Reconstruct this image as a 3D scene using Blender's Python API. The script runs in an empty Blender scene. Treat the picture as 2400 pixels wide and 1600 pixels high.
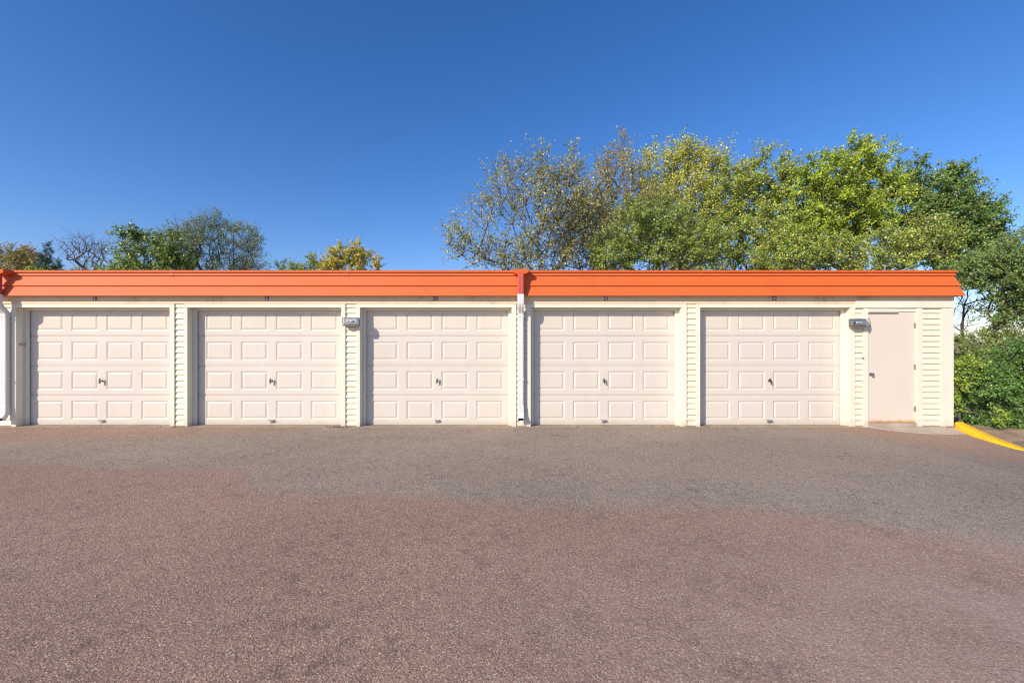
import bpy, math, random
import numpy as np
from mathutils import Vector, Matrix

sc = bpy.context.scene
COL = sc.collection
F = 1012.0          # focal length of the photograph in its own pixels (2400 wide)
EYE = 1.58          # camera height

# ------------------------------------------------------------------ camera
cam = bpy.data.cameras.new('camera')
cam.sensor_width = 36.0
cam.lens = 36.0 * F / 2400.0
cam.clip_end = 3000
cam_o = bpy.data.objects.new('camera', cam)
cam_o.location = (0, 0, EYE)
cam_o.rotation_euler = (math.radians(90), 0, 0)
COL.objects.link(cam_o)
sc.camera = cam_o

# ------------------------------------------------------------------ light
SUN_ELEV = math.radians(29.5)
SUN_AZ = math.radians(44.5)          # to the left of straight behind the camera
to_sun = Vector((-math.sin(SUN_AZ) * math.cos(SUN_ELEV), -math.cos(SUN_AZ) * math.cos(SUN_ELEV), math.sin(SUN_ELEV)))
world = bpy.data.worlds.new('World')
sc.world = world
world.use_nodes = True
nt = world.node_tree
nt.nodes.clear()
sky = nt.nodes.new('ShaderNodeTexSky')
sky.sky_type = 'NISHITA'
sky.sun_disc = False
sky.sun_elevation = SUN_ELEV
sky.sun_rotation = math.atan2(to_sun.x, to_sun.y)
sky.altitude = 300
sky.air_density = 1.0
sky.dust_density = 0.7
sky.ozone_density = 3.0
bg = nt.nodes.new('ShaderNodeBackground')
bg.inputs['Strength'].default_value = 0.122
wo = nt.nodes.new('ShaderNodeOutputWorld')
grade = nt.nodes.new('ShaderNodeHueSaturation')      # the photograph's saturated, polarised-looking blue, over the whole sky alike
grade.inputs['Saturation'].default_value = 1.27
tint = nt.nodes.new('ShaderNodeMix')
tint.data_type = 'RGBA'
tint.blend_type = 'MULTIPLY'
tint.inputs[0].default_value = 1.0
tint.inputs[7].default_value = (1.0, 0.95, 1.14, 1)
nt.links.new(sky.outputs[0], grade.inputs['Color'])
nt.links.new(grade.outputs[0], tint.inputs[6])
nt.links.new(tint.outputs[2], bg.inputs[0])
nt.links.new(bg.outputs[0], wo.inputs[0])
sun = bpy.data.lights.new('sun', 'SUN')
sun.energy = 4.0
sun.angle = math.radians(0.5)
sun.color = (1.0, 0.90, 0.76)
sun_o = bpy.data.objects.new('sun', sun)
sun_o.rotation_euler = to_sun.to_track_quat('Z', 'Y').to_euler()
sun_o.location = to_sun * 40
COL.objects.link(sun_o)
vs = sc.view_settings
vs.view_transform = 'Standard'
vs.look = 'None'
vs.exposure = 0.3
vs.gamma = 1.0
vs.use_curve_mapping = False
sc.cycles.use_denoising = True
sc.cycles.denoiser = 'OPENIMAGEDENOISE'
sc.cycles.denoising_input_passes = 'RGB_ALBEDO_NORMAL'
sc.cycles.denoising_prefilter = 'NONE'      # keeps the grain of stone and leaves
sc.cycles.filter_width = 1.2
sc.cycles.use_adaptive_sampling = False
sc.cycles.diffuse_bounces = 3


# ------------------------------------------------------------------ helpers
def wx(px, y=8.0):
    return (px - 1200.0) * y / F


def wz(py, y=8.0):
    return EYE - (py - 800.0) * y / F


class MB:
    """collects shapes for one mesh"""
    def __init__(s):
        s.v, s.f = [], []

    def add(s, verts, faces):
        n = len(s.v)
        s.v += [tuple(p) for p in verts]
        s.f += [tuple(i + n for i in f) for f in faces]
        return s

    def box(s, x0, x1, y0, y1, z0, z1):
        return s.add([(x0, y0, z0), (x1, y0, z0), (x1, y1, z0), (x0, y1, z0),
                      (x0, y0, z1), (x1, y0, z1), (x1, y1, z1), (x0, y1, z1)],
                     [(0, 3, 2, 1), (4, 5, 6, 7), (0, 1, 5, 4), (1, 2, 6, 5), (2, 3, 7, 6), (3, 0, 4, 7)])

    def prism(s, prof, x0, x1, e0=None, e1=None):
        """profile of (y, z) points swept along x; e0/e1 shift each end per point"""
        n = len(prof)
        e0 = e0 or [0] * n
        e1 = e1 or [0] * n
        v = [(x0 + e0[i], prof[i][0], prof[i][1]) for i in range(n)] + \
            [(x1 + e1[i], prof[i][0], prof[i][1]) for i in range(n)]
        f = [(i, (i + 1) % n, n + (i + 1) % n, n + i) for i in range(n)]
        f += [tuple(range(n - 1, -1, -1)), tuple(range(n, 2 * n))]
        return s.add(v, f)

    def tube(s, p0, p1, r0, r1=None, n=8, cap=True):
        r1 = r0 if r1 is None else r1
        p0, p1 = Vector(p0), Vector(p1)
        d = (p1 - p0).normalized()
        a = d.orthogonal().normalized()
        b = d.cross(a)
        v = []
        for p, r in ((p0, r0), (p1, r1)):
            for k in range(n):
                t = 2 * math.pi * k / n
                v.append(p + (a * math.cos(t) + b * math.sin(t)) * r)
        f = [(k, (k + 1) % n, n + (k + 1) % n, n + k) for k in range(n)]
        if cap:
            f += [tuple(range(n - 1, -1, -1)), tuple(range(n, 2 * n))]
        return s.add(v, f)

    def lathe(s, base, axis, prof, n=14):
        """prof: (distance along axis, radius)"""
        base, d = Vector(base), Vector(axis).normalized()
        a = d.orthogonal().normalized()
        b = d.cross(a)
        v, f = [], []
        for (t, r) in prof:
            for k in range(n):
                w = 2 * math.pi * k / n
                v.append(base + d * t + (a * math.cos(w) + b * math.sin(w)) * r)
        for i in range(len(prof) - 1):
            for k in range(n):
                f.append((i * n + k, i * n + (k + 1) % n, (i + 1) * n + (k + 1) % n, (i + 1) * n + k))
        f.append(tuple(range(n - 1, -1, -1)))
        f.append(tuple(range((len(prof) - 1) * n, len(prof) * n)))
        return s.add(v, f)

    def loft(s, rings, cap=True):
        """rings: lists of points, equal counts"""
        n = len(rings[0])
        v = [p for r in rings for p in r]
        f = []
        for i in range(len(rings) - 1):
            for k in range(n):
                f.append((i * n + k, i * n + (k + 1) % n, (i + 1) * n + (k + 1) % n, (i + 1) * n + k))
        if cap:
            f.append(tuple(range(n - 1, -1, -1)))
            f.append(tuple(range((len(rings) - 1) * n, len(rings) * n)))
        return s.add(v, f)

    def mesh(s, name, mat, fix=True):
        me = bpy.data.meshes.new(name)
        me.from_pydata(s.v, [], s.f)
        if fix:
            import bmesh
            bm = bmesh.new()
            bm.from_mesh(me)
            bmesh.ops.recalc_face_normals(bm, faces=bm.faces)
            bm.to_mesh(me)
            bm.free()
        me.materials.append(mat)
        return me

    def build(s, name, mat, parent=None, loc=(0, 0, 0), **props):
        return put(name, s.mesh(name, mat), parent, loc, **props)


def put(name, me, parent=None, loc=(0, 0, 0), **props):
    o = bpy.data.objects.new(name, me)
    COL.objects.link(o)
    o.parent = parent
    o.location = loc
    for k, v in props.items():
        o[k] = v
    return o


def empty(name, loc, **props):
    return put(name, None, None, loc, **props)


# ------------------------------------------------------------------ materials
def new_mat(name):
    m = bpy.data.materials.new(name)
    m.use_nodes = True
    t = m.node_tree
    return m, t, t.nodes['Principled BSDF']


def N(t, kind, **kw):
    n = t.nodes.new('ShaderNode' + kind)
    for k, v in kw.items():
        setattr(n, k, v)
    return n


def noise(t, vec, scale, detail=4, rough=0.55):
    n = N(t, 'TexNoise')
    n.inputs['Scale'].default_value = scale
    n.inputs['Detail'].default_value = detail
    n.inputs['Roughness'].default_value = rough
    t.links.new(vec, n.inputs['Vector'])
    return n.outputs['Fac']


def remap(t, val, a, b, lo=0.0, hi=1.0):
    n = N(t, 'MapRange')
    n.inputs['From Min'].default_value = a
    n.inputs['From Max'].default_value = b
    n.inputs['To Min'].default_value = lo
    n.inputs['To Max'].default_value = hi
    t.links.new(val, n.inputs['Value'])
    return n.outputs[0]


def mathn(t, op, a, b=None, c=None):
    n = N(t, 'Math', operation=op)
    for i, x in enumerate((a, b, c)):
        if x is None:
            continue
        if isinstance(x, (int, float)):
            n.inputs[i].default_value = x
        else:
            t.links.new(x, n.inputs[i])
    return n.outputs[0]


def mixc(t, fac, a, b, blend='MIX'):
    n = N(t, 'Mix', data_type='RGBA', blend_type=blend)
    for sock, x in ((n.inputs[0], fac), (n.inputs[6], a), (n.inputs[7], b)):
        if isinstance(x, (int, float)):
            sock.default_value = x
        elif isinstance(x, tuple):
            sock.default_value = x + (1,) if len(x) == 3 else x
        else:
            t.links.new(x, sock)
    return n.outputs[2]


def pos(t, scale=None):
    g = N(t, 'NewGeometry').outputs['Position']
    if scale is None:
        return g
    m = N(t, 'Mapping')
    m.inputs['Scale'].default_value = scale
    t.links.new(g, m.inputs['Vector'])
    return m.outputs[0]


def bump(t, b, height, strength, dist):
    n = N(t, 'Bump')
    n.inputs['Strength'].default_value = strength
    n.inputs['Distance'].default_value = dist
    t.links.new(height, n.inputs['Height'])
    t.links.new(n.outputs[0], b.inputs['Normal'])


def paint(name, col, dirt=(0.35, 0.28, 0.2), amount=0.25, rough=0.55, wav=0.0, wav_scale=1.2, streak=True, splash=0.0):
    """painted metal / vinyl with faint grime, low-frequency dents and splash dirt near the ground"""
    m, t, b = new_mat(name)
    p = pos(t)
    ps = pos(t, (6, 6, 0.7)) if streak else p
    n1 = noise(t, ps, 1.6, 5, 0.6)
    n2 = noise(t, p, 9, 4, 0.6)
    g = mathn(t, 'MULTIPLY', remap(t, n1, 0.5, 0.78), remap(t, n2, 0.35, 0.7))
    g = mathn(t, 'MULTIPLY', g, amount)
    if splash:
        sep = N(t, 'SeparateXYZ')
        t.links.new(p, sep.inputs[0])
        z = mathn(t, 'ADD', sep.outputs[2], mathn(t, 'MULTIPLY', mathn(t, 'SUBTRACT', noise(t, p, 7, 5), 0.5), 0.3))
        sp = remap(t, z, 0.16, -0.02, 0, splash)
        g = mathn(t, 'MAXIMUM', g, sp)
    tone = mixc(t, remap(t, noise(t, p, 0.45, 3), 0.35, 0.65), tuple(c * 0.94 for c in col), col)
    c = mixc(t, g, tone, dirt)
    t.links.new(c, b.inputs['Base Color'])
    b.inputs['Roughness'].default_value = rough
    if wav:
        bump(t, b, noise(t, p, wav_scale, 2, 0.4), 1.0, wav)
    return m


M = {}
M['siding'] = paint('cream_vinyl', (0.80, 0.745, 0.56), amount=0.3, rough=0.5, splash=0.35)
M['trim'] = paint('cream_trim', (0.80, 0.76, 0.61), amount=0.3, rough=0.45, splash=0.4, wav=0.004, wav_scale=2)
M['frieze'] = paint('cream_frieze', (0.74, 0.61, 0.39), dirt=(0.2, 0.14, 0.08), amount=0.8, rough=0.6, streak=False)  # warm shade under the roof edge is put into this base colour
M['door'] = paint('door_paint', (0.69, 0.625, 0.53), amount=0.16, rough=0.55, wav=0.006, wav_scale=1.3, splash=0.25)
M['orange'] = paint('orange_metal', (0.66, 0.132, 0.022), dirt=(0.36, 0.07, 0.03), amount=0.4, rough=0.66, wav=0.006, wav_scale=0.9, streak=False)
M['red'] = paint('red_metal', (0.58, 0.095, 0.06), dirt=(0.3, 0.05, 0.03), amount=0.2, rough=0.4)
M['white'] = paint('white_metal', (0.80, 0.77, 0.73), amount=0.25, rough=0.4)
M['black'] = paint('black_vinyl', (0.022, 0.015, 0.010), amount=0.0, rough=0.5)
M['plate'] = paint('number_plate', (0.70, 0.61, 0.46), amount=0.2, rough=0.45)
M['gap'] = paint('rubber_and_pipe_shade', (0.03, 0.025, 0.022), amount=0.0, rough=0.8)  # door seal rubber; in the downspout mouth it paints the shade inside
M['roofing'] = paint('roof_membrane', (0.12, 0.11, 0.10), amount=0.4, rough=0.9)


def metal(name, col, rough):
    m, t, b = new_mat(name)
    b.inputs['Metallic'].default_value = 1
    n = noise(t, pos(t), 60, 3)
    t.links.new(mixc(t, remap(t, n, 0.4, 0.7), col, tuple(c * 0.55 for c in col)), b.inputs['Base Color'])
    b.inputs['Roughness'].default_value = rough
    return m


M['chrome'] = metal('worn_chrome', (0.55, 0.54, 0.52), 0.25)
M['dark_metal'] = metal('dark_handle', (0.20, 0.18, 0.17), 0.35)
M['hinge'] = paint('worn_hinge_paint', (0.30, 0.24, 0.19), dirt=(0.08, 0.05, 0.03), amount=0.9, rough=0.6)
M['zinc'] = metal('zinc', (0.62, 0.63, 0.65), 0.4)
M['bronze'] = paint('bronze_housing', (0.20, 0.16, 0.13), amount=0.3, rough=0.5)
m, t, b = new_mat('lamp_glass')
b.inputs['Base Color'].default_value = (0.95, 0.95, 0.95, 1)
b.inputs['Transmission Weight'].default_value = 1.0
b.inputs['Roughness'].default_value = 0.06
b.inputs['IOR'].default_value = 1.45
bump(t, b, noise(t, pos(t), 45, 2), 0.6, 0.004)
M['glass'] = m
m, t, b = new_mat('reflector')
b.inputs['Base Color'].default_value = (0.70, 0.71, 0.74, 1)
b.inputs['Metallic'].default_value = 1.0
b.inputs['Roughness'].default_value = 0.22
M['reflector'] = m


def concrete(name, col):
    m, t, b = new_mat(name)
    p = pos(t)
    c = mixc(t, remap(t, noise(t, p, 3, 6, 0.65), 0.35, 0.7), tuple(x * 0.68 for x in col), col)
    c = mixc(t, remap(t, noise(t, p, 90, 3, 0.7), 0.5, 0.75, 0, 0.6), c, tuple(x * 0.5 for x in col))
    t.links.new(c, b.inputs['Base Color'])
    b.inputs['Roughness'].default_value = 0.9
    bump(t, b, noise(t, p, 120, 3), 0.5, 0.004)
    return m


M['concrete'] = concrete('concrete', (0.54, 0.44, 0.33))
M['concrete_dusty'] = concrete('dusty_concrete', (0.40, 0.31, 0.22))


def float_curve(t, val, pts, x0, x1, y1):
    n = N(t, 'FloatCurve')
    cv = n.mapping.curves[0]
    P = [((x - x0) / (x1 - x0), y / y1) for x, y in pts]
    while len(cv.points) < len(P):
        cv.points.new(0.5, 0.5)
    for q, (x, y) in zip(cv.points, P):
        q.location = (x, y)
        q.handle_type = 'AUTO'
    n.mapping.update()
    t.links.new(remap(t, val, x0, x1), n.inputs['Value'])
    return mathn(t, 'MULTIPLY', n.outputs[0], y1)


def asphalt():
    m, t, b = new_mat('asphalt')
    p = pos(t)
    sep = N(t, 'SeparateXYZ')
    t.links.new(p, sep.inputs[0])
    X, Y = sep.outputs[0], sep.outputs[1]
    # outline of the greyer re-coated strip along the garages
    wob = mathn(t, 'MULTIPLY', mathn(t, 'SUBTRACT', noise(t, p, 1.1, 6, 0.62), 0.5), 0.75)
    low = float_curve(t, X, [(-14, 5.4), (-6.5, 5.5), (-4.2, 5.35), (-3.3, 5.2), (-2.6, 4.55), (-0.86, 4.35), (0.8, 4.05),
                             (1.63, 4.12), (2.87, 3.85), (3.57, 3.45), (4.2, 3.1), (8, 2.6), (14, 2.4)], -14, 14, 10)
    up = float_curve(t, X, [(-14, 6.6), (-8, 6.8), (-5.5, 7.2), (-3.8, 8.0), (-2.5, 9.5), (4.2, 9.5), (5.3, 8.0), (6.2, 7.0),
                            (7.5, 5.6), (9, 4.6), (14, 4)], -14, 14, 10)
    yw = mathn(t, 'ADD', Y, wob)
    g1 = remap(t, mathn(t, 'SUBTRACT', yw, low), -0.16, 0.20)
    g2 = remap(t, mathn(t, 'SUBTRACT', up, yw), -0.5, 0.5)
    grey = mathn(t, 'MULTIPLY', g1, g2)
    patch = remap(t, noise(t, p, 0.6, 8, 0.7), 0.55, 0.70, 0, 0.5)
    redspot = remap(t, noise(t, p, 0.9, 6, 0.65), 0.58, 0.76, 0, 0.4)
    grey = mathn(t, 'MULTIPLY', grey, mathn(t, 'SUBTRACT', 1.0, redspot))
    grey = mathn(t, 'MAXIMUM', grey, patch)
    # crushed stone chips
    v1 = N(t, 'TexVoronoi')
    v1.inputs['Scale'].default_value = 170
    t.links.new(p, v1.inputs['Vector'])
    v2 = N(t, 'TexVoronoi')
    v2.inputs['Scale'].default_value = 75
    t.links.new(p, v2.inputs['Vector'])

    def chips(ramp):
        r = N(t, 'ValToRGB')
        r.color_ramp.interpolation = 'CONSTANT'
        while len(r.color_ramp.elements) < len(ramp):
            r.color_ramp.elements.new(0.5)
        for e, (q, c) in zip(r.color_ramp.elements, ramp):
            e.position = q
            e.color = c + (1,)
        sp = N(t, 'SeparateColor')
        t.links.new(v1.outputs['Color'], sp.inputs[0])
        t.links.new(sp.outputs[0], r.inputs[0])
        return r.outputs[0]
    red = chips([(0.0, (0.181, 0.124, 0.090)), (0.13, (0.336, 0.200, 0.139)), (0.36, (0.417, 0.238, 0.159)),
                 (0.63, (0.491, 0.289, 0.190)), (0.82, (0.391, 0.273, 0.190)), (0.93, (0.692, 0.587, 0.377))])
    gry = chips([(0.0, (0.185, 0.150, 0.118)), (0.17, (0.310, 0.246, 0.184)), (0.38, (0.391, 0.304, 0.225)),
                 (0.65, (0.446, 0.352, 0.255)), (0.85, (0.400, 0.295, 0.212)), (0.95, (0.718, 0.625, 0.441))])
    c = mixc(t, grey, red, gry)
    # dark binder between the bigger stones, broad tone changes, dust by the kerb
    big = remap(t, v2.outputs['Distance'], 0.4, 0.8, 0, 0.4)
    c = mixc(t, big, c, (0.10, 0.082, 0.076))
    c = mixc(t, remap(t, noise(t, p, 0.35, 4, 0.6), 0.38, 0.62, 0.0, 0.6), c, mixc(t, 1.0, c, (0.76, 0.75, 0.75), 'MULTIPLY'))
    # worn hollows where the dark binder shows: clumps a hand or two wide, more of them at the front left
    front = mathn(t, 'ADD', remap(t, Y, 6.5, 1.5, 0.25, 0.8), remap(t, X, 2.5, -3.0, 0.0, 0.25))
    clump = mathn(t, 'MULTIPLY', remap(t, noise(t, p, 6.0, 8, 0.8), 0.49, 0.63), remap(t, noise(t, p, 1.1, 4, 0.6), 0.42, 0.6, 0.15, 1.0))
    c = mixc(t, mathn(t, 'MULTIPLY', clump, front), c, mixc(t, 1.0, c, (0.50, 0.51, 0.53), 'MULTIPLY'))
    # short ragged cracks running across the lot
    ps = pos(t, (0.9, 3.2, 1))
    strk = mathn(t, 'MULTIPLY', remap(t, noise(t, ps, 2.2, 8, 0.75), 0.60, 0.70), remap(t, noise(t, p, 9, 6, 0.8), 0.42, 0.6))
    c = mixc(t, mathn(t, 'MULTIPLY', strk, 0.7), c, mixc(t, 1.0, c, (0.42, 0.41, 0.41), 'MULTIPLY'))
    # stray pale stones and dark pits
    v3 = N(t, 'TexVoronoi')
    v3.inputs['Scale'].default_value = 62
    t.links.new(p, v3.inputs['Vector'])
    s3 = N(t, 'SeparateColor')
    t.links.new(v3.outputs['Color'], s3.inputs[0])
    spot = mathn(t, 'MULTIPLY', remap(t, v3.outputs['Distance'], 0.34, 0.24), mathn(t, 'GREATER_THAN', s3.outputs[0], 0.94))
    c = mixc(t, mathn(t, 'MULTIPLY', spot, 0.85), c, (0.60, 0.47, 0.36))
    pit = mathn(t, 'MULTIPLY', remap(t, v3.outputs['Distance'], 0.36, 0.22), mathn(t, 'LESS_THAN', s3.outputs[1], 0.07))
    c = mixc(t, mathn(t, 'MULTIPLY', pit, 0.85), c, (0.05, 0.042, 0.04))
    # fine hairline cracking of the grey strip
    dv = N(t, 'TexVoronoi', feature='DISTANCE_TO_EDGE')
    dv.inputs['Scale'].default_value = 7
    nv = N(t, 'TexNoise')
    nv.inputs['Scale'].default_value = 6
    nv.inputs['Detail'].default_value = 5
    t.links.new(p, nv.inputs['Vector'])
    t.links.new(mixc(t, 0.12, p, nv.outputs['Color']), dv.inputs['Vector'])
    ck = mathn(t, 'MULTIPLY', remap(t, dv.outputs['Distance'], 0.035, 0.0), remap(t, noise(t, p, 1.6, 3), 0.45, 0.62))
    ck = mathn(t, 'MULTIPLY', ck, mathn(t, 'ADD', 0.15, mathn(t, 'MULTIPLY', grey, 0.55)))
    c = mixc(t, ck, c, (0.035, 0.03, 0.028))
    pale = mathn(t, 'MULTIPLY', remap(t, mathn(t, 'ADD', X, wob), -1.0, 2.5), remap(t, yw, 4.2, 2.4))
    c = mixc(t, mathn(t, 'MULTIPLY', pale, remap(t, noise(t, p, 2.0, 5, 0.6), 0.3, 0.7, 0.1, 0.45)), c, (0.50, 0.385, 0.31))
    dust = mathn(t, 'MULTIPLY', remap(t, X, 4.5, 8.0), remap(t, Y, 5.0, 7.6))
    c = mixc(t, mathn(t, 'MULTIPLY', dust, remap(t, noise(t, p, 3, 5), 0.3, 0.7, 0.1, 0.6)), c, (0.30, 0.215, 0.15))
    edge = mathn(t, 'MULTIPLY', remap(t, Y, 7.72, 7.97), remap(t, noise(t, p, 5, 5), 0.35, 0.65))
    c = mixc(t, mathn(t, 'MULTIPLY', edge, 0.55), c, (0.26, 0.19, 0.13))
    t.links.new(c, b.inputs['Base Color'])
    b.inputs['Roughness'].default_value = 0.85
    h = mathn(t, 'ADD', mathn(t, 'MULTIPLY', v1.outputs['Distance'], -0.5), mathn(t, 'MULTIPLY', v2.outputs['Distance'], -0.8))
    h = mathn(t, 'ADD', h, mathn(t, 'MULTIPLY', noise(t, p, 14, 5, 0.7), 1.6))
    bump(t, b, h, 0.5, 0.008)
    return m


M['asphalt'] = asphalt()


def soil():
    m, t, b = new_mat('soil')
    p = pos(t)
    c = mixc(t, remap(t, noise(t, p, 2.2, 6, 0.65), 0.35, 0.65), (0.30, 0.20, 0.125), (0.46, 0.33, 0.21))
    c = mixc(t, remap(t, noise(t, p, 0.25, 5, 0.6), 0.6, 0.75), c, (0.13, 0.13, 0.05))
    c = mixc(t, remap(t, noise(t, p, 40, 3), 0.55, 0.7, 0, 0.7), c, (0.10, 0.07, 0.04))
    t.links.new(c, b.inputs['Base Color'])
    b.inputs['Roughness'].default_value = 0.95
    bump(t, b, noise(t, p, 25, 5, 0.7), 0.8, 0.03)
    return m


M['soil'] = soil()


def yellow():
    m, t, b = new_mat('yellow_kerb_paint')
    p = pos(t)
    c = mixc(t, remap(t, noise(t, p, 6, 5, 0.7), 0.3, 0.75), (0.86, 0.50, 0.006), (0.80, 0.42, 0.004))
    w = N(t, 'TexVoronoi', feature='DISTANCE_TO_EDGE')
    w.inputs['Scale'].default_value = 9
    nv = N(t, 'TexNoise')
    nv.inputs['Scale'].default_value = 14
    t.links.new(p, nv.inputs['Vector'])
    t.links.new(mixc(t, 0.25, p, nv.outputs['Color']), w.inputs['Vector'])
    ck = mathn(t, 'MULTIPLY', remap(t, w.outputs['Distance'], 0.07, 0.0), remap(t, noise(t, p, 5, 4), 0.46, 0.58))
    c = mixc(t, mathn(t, 'MULTIPLY', ck, 0.8), c, (0.18, 0.13, 0.07))
    t.links.new(c, b.inputs['Base Color'])
    b.inputs['Roughness'].default_value = 0.6
    bump(t, b, noise(t, p, 40, 4), 0.6, 0.006)
    return m


M['yellow'] = yellow()


def bark(name, col):
    m, t, b = new_mat(name)
    p = pos(t, (9, 9, 2))
    c = mixc(t, remap(t, noise(t, p, 3, 5, 0.7), 0.35, 0.7), tuple(x * 0.45 for x in col), col)
    t.links.new(c, b.inputs['Base Color'])
    b.inputs['Roughness'].default_value = 0.9
    bump(t, b, noise(t, p, 5, 4), 0.8, 0.03)
    return m


M['bark_pale'] = bark('pale_bark', (0.22, 0.18, 0.135))
M['bark_dark'] = bark('dark_bark', (0.11, 0.08, 0.06))
M['bark_bare'] = bark('bare_bark', (0.25, 0.19, 0.16))


def leaf_mat(name, gloss=0.33, trans=0.36):
    m, t, b = new_mat(name)
    a = N(t, 'Attribute', attribute_name='leaf_tint')
    t.links.new(a.outputs['Color'], b.inputs['Base Color'])
    b.inputs['Roughness'].default_value = gloss
    b.inputs['Specular IOR Level'].default_value = 0.45
    tr = N(t, 'BsdfTranslucent')
    hs = mixc(t, 1.0, a.outputs['Color'], (1.0, 1.0, 0.55), 'MULTIPLY')
    t.links.new(hs, tr.inputs['Color'])
    mx = N(t, 'MixShader')
    mx.inputs[0].default_value = trans
    t.links.new(b.outputs[0], mx.inputs[1])
    t.links.new(tr.outputs[0], mx.inputs[2])
    t.links.new(mx.outputs[0], t.nodes['Material Output'].inputs[0])
    return m


M['leaf'] = leaf_mat('leaf')
M['leaf_matt'] = leaf_mat('matt_leaf', 0.6, 0.3)

# ------------------------------------------------------------------ ground
KERB = [(7.98, 8.19), (7.75, 8.19), (7.5, 8.21), (7.1, 8.28), (6.8, 8.38), (6.5, 8.62), (6.3, 9.0), (6.15, 9.7), (6.08, 11.0), (6.04, 14.0), (6.0, 40.0)]


def smooth(a):
    a = max(0.0, min(1.0, a))
    return a * a * (3 - 2 * a)


def lot_z(x, y):
    """the lot dips a little towards the kerb on the right"""
    d = max(0.0, min(1.0, 8.0 - y))
    return -0.20 * smooth((x - 5.6) / 2.5) * d ** 0.6 * (1.0 if y > 4 else smooth((y + 8) / 12))


def kerb_x(y):
    ys = [k[0] for k in KERB][::-1]
    xs = [k[1] for k in KERB][::-1]
    return float(np.interp(y, ys, xs))


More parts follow.
